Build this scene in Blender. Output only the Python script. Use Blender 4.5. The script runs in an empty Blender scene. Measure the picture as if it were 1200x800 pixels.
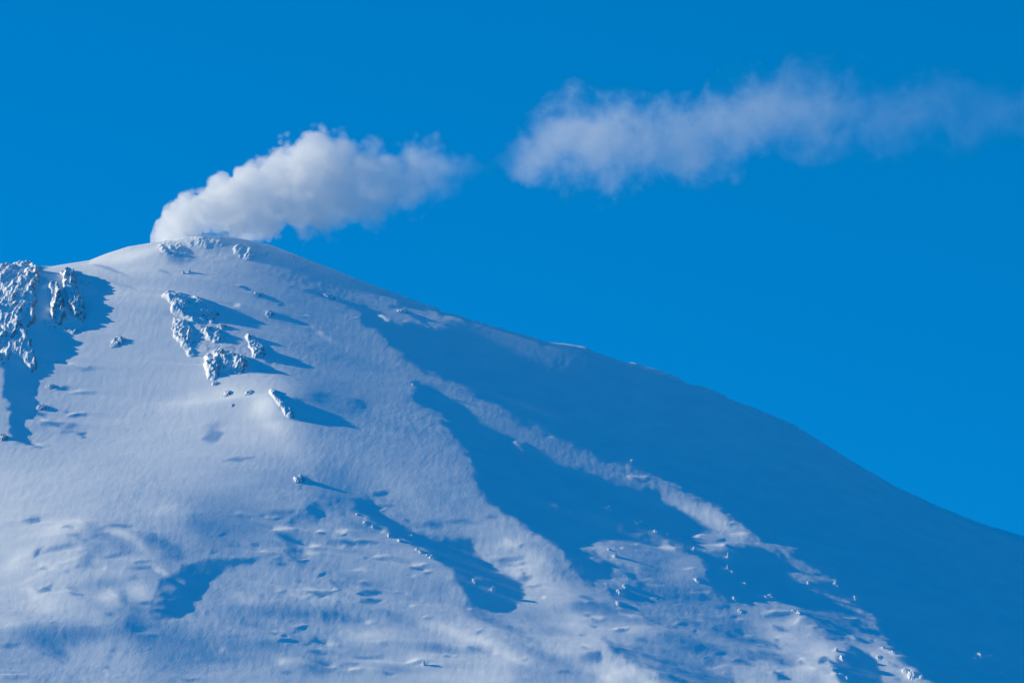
import numpy as np, math, random
R = math.radians
# ------------------------------------------------------------------ frame
CAM_Y, PITCH, FPX = -12000.0, R(4.0), 4800.0      # camera stands 12 km from the summit; 4800 px focal length on 1200 x 800
TAU, ELEV = R(-18.0), R(19.5)                      # the sun's light travels to the right and a little towards the camera
TAN = math.tan(ELEV)
CT, ST = math.cos(TAU), math.sin(TAU)

def project(x, y, z):
    Y = y - CAM_Y
    dep = Y*math.cos(PITCH) + z*math.sin(PITCH)
    return 600 + FPX*x/dep, 400 - FPX*(-Y*math.sin(PITCH) + z*math.cos(PITCH))/dep

def unproject(u, v, y):
    """world point at depth y on the sight line of photo pixel (u, v)"""
    a, b = (u-600)/FPX, (400-v)/FPX
    dy = math.cos(PITCH) - b*math.sin(PITCH); dz = math.sin(PITCH) + b*math.cos(PITCH)
    k = (y - CAM_Y)/dy
    return a*k, y, dz*k

# ------------------------------------------------------------------ noise
_rng = np.random.RandomState(7)
_perm = _rng.permutation(4096).astype(np.int32)
_ang = _rng.rand(4096)*2*np.pi
_gx, _gy = np.cos(_ang).astype(np.float32), np.sin(_ang).astype(np.float32)

def perlin(x, y, seed=0):
    x = np.asarray(x, np.float64) + seed*37.31; y = np.asarray(y, np.float64) + seed*91.73
    xi = np.floor(x).astype(np.int64); yi = np.floor(y).astype(np.int64)
    fx = (x - xi).astype(np.float32); fy = (y - yi).astype(np.float32)
    def g(dx, dy):
        h = _perm[(_perm[(xi+dx) & 4095] + yi + dy) & 4095]
        return _gx[h]*(fx-dx) + _gy[h]*(fy-dy)
    sx = fx*fx*fx*(fx*(fx*6-15)+10); sy = fy*fy*fy*(fy*(fy*6-15)+10)
    a = g(0, 0); a = a + sx*(g(1, 0)-a)
    b = g(0, 1); b = b + sx*(g(1, 1)-b)
    return (a + sy*(b-a))*1.5

def fbm(x, y, octs=4, seed=0, gain=.5, ridged=False):
    s, a, f = 0, 1.0, 1.0
    for i in range(octs):
        n = perlin(x*f, y*f, seed+i*5)
        s = s + a*((1-2*np.abs(n)) if ridged else n)
        a *= gain; f *= 2.03
    return s

# ------------------------------------------------------------------ painting of the photo's light and shade -> slopes
W, H = 1300, 1000                                  # photo pixels -50..1250 x -50..950
def poly_mask(pts):
    m = np.zeros((H, W), bool)
    p = np.array(pts, float) + 50
    y0, y1 = max(int(p[:, 1].min()), 0), min(int(p[:, 1].max())+2, H)
    xs = np.arange(W)
    for yy in range(y0, y1):
        yc = yy + .5; xr = []
        for (ax, ay), (bx, by) in zip(p, np.roll(p, -1, 0)):
            if (ay <= yc) != (by <= yc):
                xr.append(ax + (yc-ay)/(by-ay)*(bx-ax))
        xr.sort()
        for a, b in zip(xr[::2], xr[1::2]):
            m[yy] |= (xs >= a) & (xs < b)
    return m.astype(np.float32)

def blur(a, r):
    for ax in (0, 1):
        for _ in range(3):
            n = max(int(r), 1)
            pad = [(0, 0), (0, 0)]; pad[ax] = (n+1, n)
            c = np.cumsum(np.pad(a, pad, mode='edge'), axis=ax, dtype=np.float64)
            hi = np.take(c, np.arange(2*n+1, c.shape[ax]), axis=ax); lo = np.take(c, np.arange(0, c.shape[ax]-2*n-1), axis=ax)
            a = ((hi-lo)/(2*n+1)).astype(np.float32)
    return a

def sample(img, u, v):
    x = np.clip(u+50, 0, W-1.01); y = np.clip(v+50, 0, H-1.01)
    xi = x.astype(np.int32); yi = y.astype(np.int32); fx = x-xi; fy = y-yi
    return (img[yi, xi]*(1-fx)+img[yi, xi+1]*fx)*(1-fy) + (img[yi+1, xi]*(1-fx)+img[yi+1, xi+1]*fx)*fy

SHADE = [  # (strength, softness px, outline) of slopes and hollows that lie in shade
 (1, 5, [(409,357),(430,364),(450,375),(490,380),(510,386),(528,378),(545,373),(600,389),(690,409),(780,441),(850,467),(930,498),(1000,542),(1100,594),(1300,650),(1300,960),(1180,960),(1090,800),(1060,770),(1000,720),(960,690),(900,640),(870,610),(830,588),(780,563),(740,545),(690,530),(640,510),(600,488),(580,476),(540,452),(500,434),(470,420),(450,402),(438,384)]),
 (1, 4, [(484,449),(506,452),(544,477),(540,490),(562,494),(585,505),(619,520),(656,539),(702,556),(747,567),(767,571),(790,608),(817,637),(838,648),(850,662),(830,655),(800,643),(760,625),(720,622),(690,632),(680,640),(700,655),(719,671),(691,686),(676,672),(650,639),(612,616),(590,601),(567,582),(556,550),(551,535),(529,505),(510,485),(484,467)]),
 (1, 4, [(400,584),(432,582),(444,601),(474,616),(500,627),(552,631),(552,646),(575,661),(605,676),(612,687),(612,702),(597,716),(575,719),(552,706),(534,687),(526,665),(500,648),(474,637),(444,620),(421,601)]),
 (.5, 9, [(375,550),(400,545),(425,572),(440,600),(420,603),(400,590),(380,575)]),
 (1, 3, [(217,661),(262,659),(307,657),(300,663),(262,672),(244,691),(225,710),(210,725),(187,734),(169,729),(176,710),(184,684),(205,676)]),
 (1, 2, [(41,318),(75,323),(112,330),(116,340),(97,361),(94,382),(79,391),(64,387),(69,406),(64,425),(41,425),(30,400),(22,375),(34,350)]),
 (1, 3, [(4,429),(22,422),(41,440),(43,462),(37,490),(28,500),(44,519),(22,519),(12,505),(6,480)]),
 (1, 2, [(232,352),(262,360),(296,375),(275,379),(262,381),(240,372)]),
 (.8, 2, [(204,350),(225,353),(235,370),(228,374),(206,364)]),
 (1, 2, [(247,391),(264,395),(258,404)]), (1, 2, [(292,404),(332,425),(311,422)]),
 (1, 2, [(244,442),(250,428),(270,436)]), (1, 2, [(285,421),(316,433),(289,436)]),
 (1, 2, [(319,461),(349,470),(377,489),(356,492),(341,491),(328,477)]),
 (.45, 10, [(335,390),(364,402),(410,412),(450,425),(440,436),(400,428),(365,412)]),
 (.6, 3, [(322,365),(345,375),(335,376)]), (.6, 2, [(303,344),(320,352),(312,352)]),
 (1, 3, [(350,558),(364,558),(370,565),(355,565)]),
 (.8, 4, [(350,603),(364,594),(379,597),(372,612),(340,615)]),
 (.8, 6, [(319,627),(340,624),(352,640),(360,660),(352,664),(335,650)]),
 (1, 2, [(385,636),(400,634),(425,638),(400,640)]), 
 (1, 2, [(434,579),(441,574),(452,573),(456,578),(446,583),(437,583)]), (.9, 3, [(497,612),(520,609),(520,618),(505,616)]),
 (.5, 3, [(365,768),(385,764),(380,775),(392,783),(372,786)]), (.5, 5, [(262,686),(290,682),(280,690)]),
 (1, 4, [(821,644),(854,640),(896,639),(917,662),(933,679),(967,692),(962,708),(933,704),(900,697),(867,706),(825,680)]),
 (1, 3, [(975,768),(1000,755),(1020,765),(1033,785),(1030,800),(985,800)]),
 (.8, 5, [(700,745),(760,758),(817,770),(860,790),(880,810),(800,800),(740,775)]),
 (.8, 3, [(837,733),(870,733),(875,743),(855,746)]), (1, 3, [(688,655),(720,657),(752,663),(730,665),(705,660)]),
 (1, 3, [(712,685),(735,688),(760,698),(740,702),(718,698)]), (.8, 3, [(680,704),(700,702),(700,710)]),
 (.9, 2, [(680,765),(705,760),(707,772),(690,773)]), (.7, 6, [(915,698),(960,700),(1010,738),(990,752),(950,730)]),
 (.8, 7, [(188,289),(205,284),(216,290),(232,297),(226,308),(205,309),(195,302)]),
 (.5, 7, [(97,612),(130,620),(150,640),(115,645),(98,632)]), (.45, 8, [(165,640),(215,652),(212,672),(180,660)]), (.5, 8, [(92,678),(112,690),(122,715),(108,712),(96,698)]), (.45, 9, [(15,742),(80,738),(125,745),(70,775),(30,768)]),
 (.5, 9, [(150,735),(200,742),(265,772),(210,792),(160,768)]), (.5, 8, [(135,700),(170,705),(168,735),(150,738),(140,720)]), (.4, 10, [(215,585),(290,590),(330,620),(270,650),(220,630)]), (.35, 12, [(335,430),(400,445),(430,480),(380,500),(345,470)]),
 (.4, 9, [(560,700),(640,712),(700,740),(640,745),(580,730)]), (.4, 8, [(620,620),(660,640),(690,690),(720,715),(690,712),(650,670)]), (.4, 9, [(380,640),(440,665),(470,700),(430,690),(390,670)]), (.4, 8, [(760,650),(820,660),(830,700),(780,710),(750,690)]),
 (.45, 8, [(860,720),(905,735),(900,760),(870,770),(845,750)]), (.5, 7, [(600,780),(660,770),(700,790),(690,810),(610,810)]), (.4, 8, [(240,700),(300,715),(330,745),(270,735)]),
 (.5, 3, [(42,505),(60,495),(55,505)]), (.6, 2, [(70,503),(92,500),(85,507)]), (.5, 2, [(44,478),(62,478),(48,485)]),
 (.5, 2, [(38,655),(48,645),(60,647),(42,657)]), (.35, 5, [(385,770),(420,762),(440,768),(400,775)]),
]
LIT = [    # lit patches inside shade
 (1, 3, [(767,575),(796,579),(838,600),(879,621),(867,629),(842,646),(821,637),(792,608)]),
 (1, 3, [(896,631),(925,637),(950,658),(975,679),(950,679),(925,671),(912,662),(929,656)]),
 (.9, 4, [(962,696),(990,696),(1030,725),(1021,737),(992,729),(970,712)]),
 (1, 3, [(592,514),(606,514),(614,532),(602,526),(593,518)]), (.6, 2, [(598,545),(620,548),(612,550)]),
 (1, 2, [(41,320),(52,330),(50,375),(40,365),(36,345)]), (.9, 2, [(30,395),(40,410),(42,428),(34,425),(28,405)]),
 (.9, 2, [(62,345),(67,355),(75,378),(62,377)]), (.9, 2, [(77,320),(84,330),(92,372),(84,366)]),
 (.8, 3, [(1123,768),(1138,760),(1153,763),(1152,770)]), (.6, 3, [(1162,787),(1185,787),(1178,796)]),
 (1, 2, [(655,402),(680,404),(690,410),(670,407)]), (1, 2, [(738,424),(770,435),(798,450),(780,446)]), (1, 2, [(818,452),(850,465),(845,466)]),
 (.8, 1, [(176,694),(198,691),(206,694),(190,697)]), (.8, 1, [(170,703),(194,701),(204,705),(186,707)]), (.9, 1, [(166,713),(186,711),(196,714),(180,717)]), (.8, 1, [(160,723),(180,721),(192,724),(172,727)]), (.6, 1, [(206,682),(222,684),(214,688)]), (.5, 2, [(478,640),(500,652),(496,656),(480,646)]), (.5,1,[(552,678),(575,684),(570,687)]), (.5,1,[(640,588),(665,592),(650,596)]),(.5,1,[(690,596),(715,600),(700,604)]),
 (.7, 4, [(742,612),(760,616),(790,622),(770,624)]),
]
TONE = [(30,680,.42),(100,600,.36),(60,560,.38),(150,480,.34),(100,430,.3),(250,540,.32),(160,400,.3),(310,478,.45),(230,470,.38),(400,540,.2),
 (300,620,.25),(450,520,.2),(380,420,.15),(330,390,.18),(420,345,.2),(300,320,.27),(160,300,.38),(210,340,.26),(120,330,.25),(260,300,.27),(480,360,.18),
 (520,470,.1),(600,500,.11),(700,540,.11),(650,522,.1),(560,484,.1),(760,558,.15),(830,600,.25),(920,655,.15),(980,700,.14),(1030,780,.25),(600,640,.28),(640,700,.32),
 (500,700,.22),(430,660,.25),(560,760,.35),(700,760,.35),(740,690,.14),(800,700,.15),(780,660,.14),(930,740,.3),(950,770,.28),(360,720,.2),
 (300,700,.22),(250,780,.29),(130,780,.31),(150,640,.28),(440,780,.32),(340,780,.22),(60,760,.28),(20,720,.3),(0,620,.4),(520,420,.12),(560,380,.1),(20,340,.3),(175,750,.17),(205,768,.18),(80,768,.2),(30,778,.2),(250,600,.25),(160,610,.26),(260,612,.22),(110,690,.42),(60,700,.42),(100,738,.4),(135,722,.18),(190,650,.3),(218,648,.15),(280,700,.3),(300,742,.2),(400,480,.15),(330,560,.19),(280,640,.18),(200,560,.36),(60,500,.26),(350,300,.2),(390,320,.16),(440,460,.15),(480,500,.17),(510,560,.2)]

MOUNDS = [  # swells and hollows of the drifts: (u, v, half length, half width, fall to the right, change of slope)
 (45,700,16,6,.1,.15),(156,696,14,9,.1,.1),(122,702,12,6,.2,.1),(169,700,9,8,.1,.1),(73,621,25,8,-.2,.12),(139,628,16,4,.3,.14),(52,715,22,6,.05,.1),(111,736,10,4,.1,.12),
 (111,649,16,8,.2,-.1),(101,662,8,10,0,-.12),(145,645,14,5,.3,-.08),(122,687,16,4,.1,-.12),(145,702,6,10,0,-.13),(156,736,16,8,.2,-.12),(165,751,14,6,.2,-.12),(105,749,26,5,.05,-.13),(48,753,30,8,.15,-.12),
 (67,768,12,5,.4,-.15),(186,638,20,8,.3,-.1),(205,651,8,6,.3,-.15),(612,665,26,13,.4,.12),(635,650,22,5,.4,.1),(530,740,20,5,.3,.13),(500,732,16,4,.3,.1),(580,757,40,6,.45,.11),(672,732,30,10,.1,.1),
 (725,785,26,9,.1,.13),(594,635,13,5,0,.12),(592,733,30,7,.45,-.14),(560,721,18,7,.3,-.1),(650,740,26,5,.1,-.11),(627,762,38,6,.35,-.13),(519,759,26,5,.2,-.12),(462,785,22,5,.1,-.12),(657,665,20,7,.5,-.11),
 (706,710,26,5,.1,-.13),(680,708,9,4,.1,-.15),(940,782,15,8,0,.15),(967,765,20,13,.3,.12),(912,740,22,8,.2,.1),(933,723,13,5,-.5,.13),(958,732,13,5,-.4,.12),(1033,769,16,8,.5,.1),(975,794,14,5,.4,.15),
 (862,740,20,8,.3,-.12),(918,773,22,6,.45,-.13),(892,765,20,4,.1,-.1),(1008,732,20,6,.5,-.1),(784,634,16,5,.3,.1),(796,668,20,14,0,.1),(730,660,14,6,0,.08),(750,736,26,5,.05,.1),(764,630,12,4,.3,-.1),
 (830,696,18,5,.1,-.1),(770,690,22,5,.15,-.1),(740,720,24,4,.1,-.1),(810,752,26,5,.25,-.11),(308,477,14,12,0,.22),(322,500,16,8,.3,.1),(230,470,36,10,-.2,.07),(270,462,18,6,0,.08),(150,300,26,6,-.2,.12),
 (250,500,10,5,-.3,-.09),(375,465,14,6,.1,-.08),(420,475,10,7,0,-.08),(430,620,24,7,.2,-.07),(420,665,26,8,.3,.07),(400,725,26,6,.2,-.1),(370,700,20,7,.2,.08),(320,720,30,6,.2,-.09),(290,705,22,6,.3,.1),
 (300,760,36,6,0,-.1),(250,775,30,5,.1,-.1),(340,780,20,6,.1,.08),(430,745,24,6,0,.08),(460,720,20,6,.3,-.08),(490,770,18,5,-.1,.1),(20,660,20,10,-.3,.1),(12,735,16,6,0,.12),(390,590,18,10,.3,-.07),(345,530,26,12,.3,.05),
 (470,570,26,14,.4,.04),(540,640,14,6,.4,.08),(700,640,20,8,.2,.06),(850,660,8,6,0,.14),(240,620,26,8,.2,-.07),(190,600,30,8,.1,.06),(1062,783,14,6,.45,.14),(840,608,26,9,.5,.08),(800,590,16,8,.5,.06)]

def paint():
    sh = np.zeros((H, W), np.float32)
    half = np.zeros((H, W), np.float32)
    for s, r, p in SHADE:
        q = s*blur(poly_mask(p), max(r*(.65 if s > .75 else .9), 1))
        if s < .75: half = np.maximum(half, q)
        else: sh = np.maximum(sh, q)
    for s, r, p in LIT: sh = sh*(1 - s*blur(poly_mask(p), max(r*.65, 1)))
    gu, gv = np.meshgrid(np.arange(-50, 1250, 10), np.arange(-50, 950, 10))
    num = np.zeros(gu.shape); den = np.full(gu.shape, 1e-9)
    for a, b, t in TONE:
        w = np.exp(-((gu-a)**2+(gv-b)**2)/(2*36**2)) + 1e-4/(1+((gu-a)**2+(gv-b)**2)/1e4)
        num += w*t; den += w
    tone = np.kron(num/den, np.ones((10, 10))).astype(np.float32)
    tone = TONE_K*(blur(tone, 8)/.36)**1.9*.36
    uu, vv = np.meshgrid(np.arange(W)-50., np.arange(H)-50.)
    for a, b, l, wd, sl, dl in MOUNDS:
        x0, x1, y0, y1 = max(int(a-2.6*l)+50, 0), int(a+2.6*l)+50, max(int(b-2.6*l)+50, 0), int(b+2.6*l)+50
        U = uu[y0:y1, x0:x1]-a; V = vv[y0:y1, x0:x1]-b - sl*U
        tone[y0:y1, x0:x1] += 1.55*dl*np.exp(-.5*((U/(.75*l))**2 + (V/(.75*wd))**2))
    return sh, half, np.maximum(tone, .01)

# ------------------------------------------------------------------ the mountain's main form
SIL = [(-1500,900),(-900,590),(-600,430),(-300,340),(-100,318),(0,316),(20,313),(40,311),(60,312),(85,308),(105,305),(125,297),(150,289),(180,284),(200,282),(215,278),(240,275),(265,277),(290,281),(320,288),
 (350,300),(390,315),(430,331),(470,345),(500,357),(512,360),(520,366),(538,369),(550,374),(600,388),(630,396),(638,400),(650,401.5),(672,403.5),(687,406),(694,411),(715,418),(734,425),(741,424.5),(760,430),(780,436),(797,443),(803,448),(816,452),(822,451.5),(848,462),(856,468),(890,480),(930,497),(960,516),(1000,541),(1050,570),(1100,593),
 (1150,613),(1200,628),(1300,655),(1500,720),(2000,900),(3000,1100)]
_sx = np.array([unproject(u, v, 0)[0] for u, v in SIL]); _sz = np.array([unproject(u, v, 0)[2] for u, v in SIL])
def crest(x):
    return np.interp(x, _sx, _sz)
_fx = np.arange(-9000, 9000, 10.0); _fz = crest(_fx)
def _smooth(a, sig):
    n = int(sig*4/10); k = np.exp(-.5*(np.arange(-n, n+1)*10/sig)**2); k /= k.sum()
    return np.convolve(np.pad(a, n, mode='edge'), k, mode='valid')
_w = np.clip((_fx+750)/500, 0, 1)
_fs = _smooth(_fz, 70.0)*(1-_w) + _smooth(_fz, 190.0)*_w            # smoothed crest for the slopes in front of it
def crest_soft(x): return np.interp(x, _fx, _fs)

SHIFT, DROP = .5, .5
def base(x, y):
    q = -y
    qa = np.maximum(q, 0)
    t = np.clip(qa/160, 0, 1); t = t*t*(3-2*t)
    xs = x - SHIFT*qa
    c = crest(xs)*(1-t) + crest_soft(xs)*t
    w = 45.0 + 90*np.clip((x+500)/500, 0, 1)
    drop = DROP*(np.sqrt(q*q+w*w)-w)
    far = np.maximum(qa-2600, 0)
    drop = drop - .25*(np.sqrt(far**2+300**2)-300)
    z = c - drop
    lo = -260.0
    return lo + np.logaddexp(0, (z-lo)/60.0)*60.0      # eases into the plain

def ceiling(x, y):
    """highest z a point may have before it would rise above the mountain's outline"""
    u, v = project(x, y, base(x, y))
    vs = np.interp(u, [a for a, b in SIL], [b for a, b in SIL])
    b = (400-vs)/FPX
    k = (y-CAM_Y)/(math.cos(PITCH)-b*math.sin(PITCH))
    return (math.sin(PITCH)+b*math.cos(PITCH))*k - np.maximum(-y, 0)*.012

# fine grid in sun-aligned axes: t along the light, p across it
T0, T1, P0, P1, DT, DP = -1850., 2350., -3450., 950., 3.0, 5.0
# ------------------------------------------------------------------ finer forms of the snow
BRIGHT = [  # wind-cut crests that face the sun: (extra slope, half width px, line)
 (.25,1.6,[(122,624),(138,627),(152,633),(164,640),(174,649)]),(.3,1.5,[(176,667),(190,672),(206,680)]),(.2,1.2,[(126,693),(139,700)]),(.2,1.2,[(134,710),(150,716)]),
 (.2,1.4,[(90,612),(99,618)]),(.15,1.5,[(590,628),(604,637),(625,650),(648,660),(664,671)]),(.22,1.4,[(515,732),(532,738),(545,744)]),(.15,1.2,[(570,752),(596,765),(620,778)]),
 (.2,1.2,[(331,692),(345,698),(360,703)]),(.12,1.2,[(220,459),(232,464)]),(.2,1.3,[(1030,757),(1042,762),(1056,768)]),(.25,1.5,[(1060,785),(1072,789),(1083,793)]),
 (.2,1.3,[(973,782),(985,790),(996,796)]),(.2,1.5,[(930,730),(938,722)]),(.15,1.5,[(945,731),(960,727)]),(.2,1.3,[(745,614),(752,617)]),(.2,1.3,[(755,620),(770,622)]),
 (.2,1.3,[(774,629),(785,626)]),(.15,1.2,[(712,654),(722,650)]),(.12,1.4,[(640,571),(660,573)]),(.2,1.2,[(95,331),(100,336),(103,342)]),(.15,1.2,[(595,517),(606,521)]),
 (.12,2,[(20,690),(60,668),(100,650)]),(.1,2,[(250,668),(275,655),(310,659)]),(.15,1.3,[(985,702),(1000,702)]),(.15,1.3,[(955,682),(978,683)]),(.2,1.2,[(860,702),(866,697)]),(.2,1.2,[(862,716),(870,713)]),
 (.15,1.2,[(720,694),(738,690)]),(.15,1.2,[(450,578),(437,581)]),(.12,1.3,[(600,655),(615,650),(640,652)]),(.15,1.3,[(780,737),(790,728),(810,729)]),
]
LENS = [    # small lee slopes: (strength, half width px, line)
 (.9,1.6,[(384,637),(398,635),(412,638),(428,638)]),(1,3,[(418,697),(432,695),(447,693)]),(1,2.4,[(424,706),(436,705),(448,704)]),(.7,1.5,[(372,677),(383,671)]),
 (.6,1.2,[(385,680),(392,684),(396,690)]),(.8,1.6,[(338,610),(352,608),(372,614)]),(.8,1.8,[(355,600),(368,594),(381,596)]),(.7,1.4,[(333,645),(345,656),(360,662)]),
 (.6,1.4,[(495,613),(510,611),(522,615)]),(.7,1.3,[(523,610),(545,608),(560,613)]),(.7,1.6,[(577,655),(595,652),(615,650)]),(.6,1.4,[(585,656),(605,660)]),
 (.6,1.8,[(255,628),(270,625)]),(.5,1.4,[(262,640),(282,641)]),(.8,1.5,[(40,656),(52,645)]),(.6,1.3,[(52,650),(68,646),(88,641)]),(.5,1.5,[(95,637),(122,628)]),
 (.5,1.5,[(120,655),(150,650)]),(.45,1.3,[(150,668),(178,668)]),(.5,1.5,[(80,690),(95,694)]),(.6,1.3,[(120,722),(135,726)]),(.5,1.5,[(75,742),(122,742)]),(.5,2.2,[(30,762),(60,772),(75,780)]),
 (.6,1.6,[(415,772),(435,770),(450,768)]),(.6,1.5,[(400,782),(425,779)]),(.6,1.4,[(255,750),(285,748)]),(.6,1.5,[(258,756),(284,757)]),(.4,1.5,[(280,735),(310,731)]),
 (.7,1.5,[(340,723),(366,722)]),(.7,1.3,[(345,737),(360,736)]),(.6,1.6,[(362,752),(382,750)]),(.7,1.8,[(360,765),(385,768)]),(.7,1.5,[(360,776),(388,780)]),(.6,1.4,[(362,788),(380,790)]),
 (.8,1.5,[(680,698),(698,701)]),(.8,2,[(676,706),(694,708)]),(.7,1.5,[(724,694),(734,692),(758,696)]),(.8,2,[(722,706),(740,708)]),(.8,1.6,[(690,768),(705,770)]),(.5,1.3,[(728,757),(748,755)]),
 (.8,1.8,[(780,735),(800,728),(830,730)]),(.6,1.5,[(832,708),(862,706)]),(.6,1.3,[(850,722),(870,718)]),(.8,1.7,[(858,773),(872,773),(885,778)]),(.7,1.5,[(835,766),(850,762)]),
 (.8,2,[(905,730),(930,738)]),(.7,2,[(870,745),(900,752),(915,760)]),(.8,2,[(905,785),(925,795)]),(.7,1.5,[(960,690),(990,692)]),(.6,1.3,[(1003,745),(1020,752)]),
 (.7,1.5,[(1040,772),(1060,778)]),(.6,1.3,[(700,625),(730,622),(765,632)]),(.7,1.3,[(838,632),(850,630)]),(.6,1.2,[(475,362),(490,372),(508,385)]),(.5,1.2,[(463,356),(472,362)]),
 (.6,1.2,[(297,343),(310,348),(322,353)]),(.7,1.3,[(318,366),(332,371),(345,376)]),(.6,1.2,[(378,342),(392,348),(400,354)]),(.5,1.2,[(185,316),(200,322)]),(.5,1.5,[(110,310),(125,314),(150,322)]),
 (.4,1.5,[(125,330),(160,338)]),(.35,2.2,[(330,470),(385,470)]),(.5,1.2,[(70,505),(92,500)]),(.5,1.2,[(68,510),(85,506)]),(.4,6,[(240,515),(258,510)]),(.35,5,[(365,462),(385,461)]),(.4,5,[(415,470),(425,476)]),
 (.5,1.4,[(530,362),(548,374)]),(.45,3,[(850,480),(800,455),(835,490)]),(.4,1.6,[(262,540),(300,536)]),
]
def line_mask(pts, r):
    m = np.zeros((H, W), np.float32)
    ns = len(pts)-1
    for k, ((ax, ay), (bx, by)) in enumerate(zip(pts, pts[1:])):
        x0, x1 = int(min(ax, bx)-6*r)+50, int(max(ax, bx)+6*r)+52; y0, y1 = int(min(ay, by)-6*r)+50, int(max(ay, by)+6*r)+52
        x0, y0 = max(x0, 0), max(y0, 0)
        gx, gy = np.meshgrid(np.arange(x0, min(x1, W))-50+.0, np.arange(y0, min(y1, H))-50+.0)
        dx, dy = bx-ax, by-ay
        s = np.clip(((gx-ax)*dx+(gy-ay)*dy)/(dx*dx+dy*dy), 0, 1)
        d = np.hypot(gx-ax-s*dx, gy-ay-s*dy)
        sub = m[y0:y1, x0:x1]
        np.maximum(sub, np.clip(1.6-d/(r*(1.15-.8*np.abs(2*(k+s)/ns-1)**1.5)), 0, 1), out=sub)
    return m

# where the snow is broken: (height m, softness, outline)
ROUGH = [(1.0,6,[(0,315),(45,312),(50,330),(40,380),(45,430),(20,425),(0,420)]),(.7,4,[(55,335),(95,320),(100,385),(60,390)]),
 (.8,5,[(190,342),(235,348),(270,380),(320,415),(315,436),(245,442),(205,400)]),(.5,6,[(312,455),(345,470),(350,492),(325,480)]),
 (.55,6,[(183,282),(215,276),(262,276),(300,286),(312,304),(275,303),(215,304),(195,308)]),(.5,7,[(320,290),(365,305),(380,320),(330,314)]),
 (.35,6,[(30,640),(100,610),(170,640),(215,670),(170,735),(110,740),(60,700)]),(.4,8,[(690,640),(740,605),(830,640),(870,650),(900,700),(850,720),(760,700),(700,715)]),
 (.5,8,[(890,680),(960,670),(1010,700),(1060,770),(1090,800),(960,800),(930,730)]),(.4,8,[(330,600),(400,590),(390,640),(340,650)]),(.3,8,[(350,640),(460,690),(440,715),(370,700)]),
 (.35,6,[(350,740),(400,740),(400,800),(350,800)]),(.3,8,[(560,640),(650,640),(700,700),(640,690)]),(.35,8,[(780,720),(900,730),(920,800),(800,800)]),(.25,4,[(400,335),(480,350),(560,378),(520,372),(450,350)]),
 (.35,4,[(650,398),(700,408),(860,466),(930,495),(920,505),(800,455),(690,418)]),(.35,6,[(40,490),(60,470),(70,500),(40,560),(20,520)])]
ROCKY = [(.8,3,[(183,283),(205,281),(215,292),(210,303),(192,300)]),(.7,3,[(215,278),(245,274),(248,286),(220,287)]),(1,3,[(274,288),(308,290),(308,303),(280,302)]),
 (.75,3,[(327,295),(345,298),(362,308),(358,315),(330,308)]),(.5,3,[(600,387),(690,407),(740,425),(800,445),(860,468),(800,450),(740,430),(680,410)]),(1,2,[(192,344),(204,345),(236,352),(228,358),(205,352)]),
 (.8,3,[(0,318),(45,313),(45,345),(30,365),(0,380)]),(.7,2,[(318,461),(328,466),(340,488),(332,482)]),(.5,3,[(200,348),(240,360),(262,385),(300,410),(285,435),(245,440),(215,400)]),(.3,3,[(500,358),(560,376),(600,389),(560,382)])]
# many more small lee slopes and bright lips, strewn where the photo's slope is broken
STREWN = [(40,(330,590,480,700)),(40,(480,640,700,800)),(80,(680,610,900,800)),(60,(860,640,1080,800)),(34,(20,610,220,750)),(24,(0,740,340,800)),(26,(330,700,480,800)),(34,(570,500,860,660)),
          (16,(430,335,560,380)),(18,(270,330,460,400)),(26,(900,560,1190,800)),(14,(40,430,110,560)),(14,(230,600,330,690))]
def strew():
    rnd = random.Random(5); ln = []; br = []
    for n, (a, b, c, d) in STREWN:
        for _ in range(n):
            u, v = rnd.uniform(a, c), rnd.uniform(b, d)
            l = rnd.choice((6, 9, 12, 16, 24))*rnd.uniform(.7, 1.3)
            s = rnd.uniform(-.12, .22) + (.25 if v < 420 else 0)
            bend = rnd.uniform(-.12, .12)*l
            pts = [(u-l/2, v-s*l/2), (u, v-bend), (u+l/2, v+s*l/2)]
            r = rnd.uniform(.7, 1.3)*(1 + l/40)
            if rnd.random() < .68: ln.append((rnd.uniform(.4, .95), r, pts))
            if rnd.random() < .45: br.append((rnd.uniform(.15, .4), r*.8, [(p-l*.1, q-1.7*r) for p, q in pts]))
    return ln, br

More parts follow.
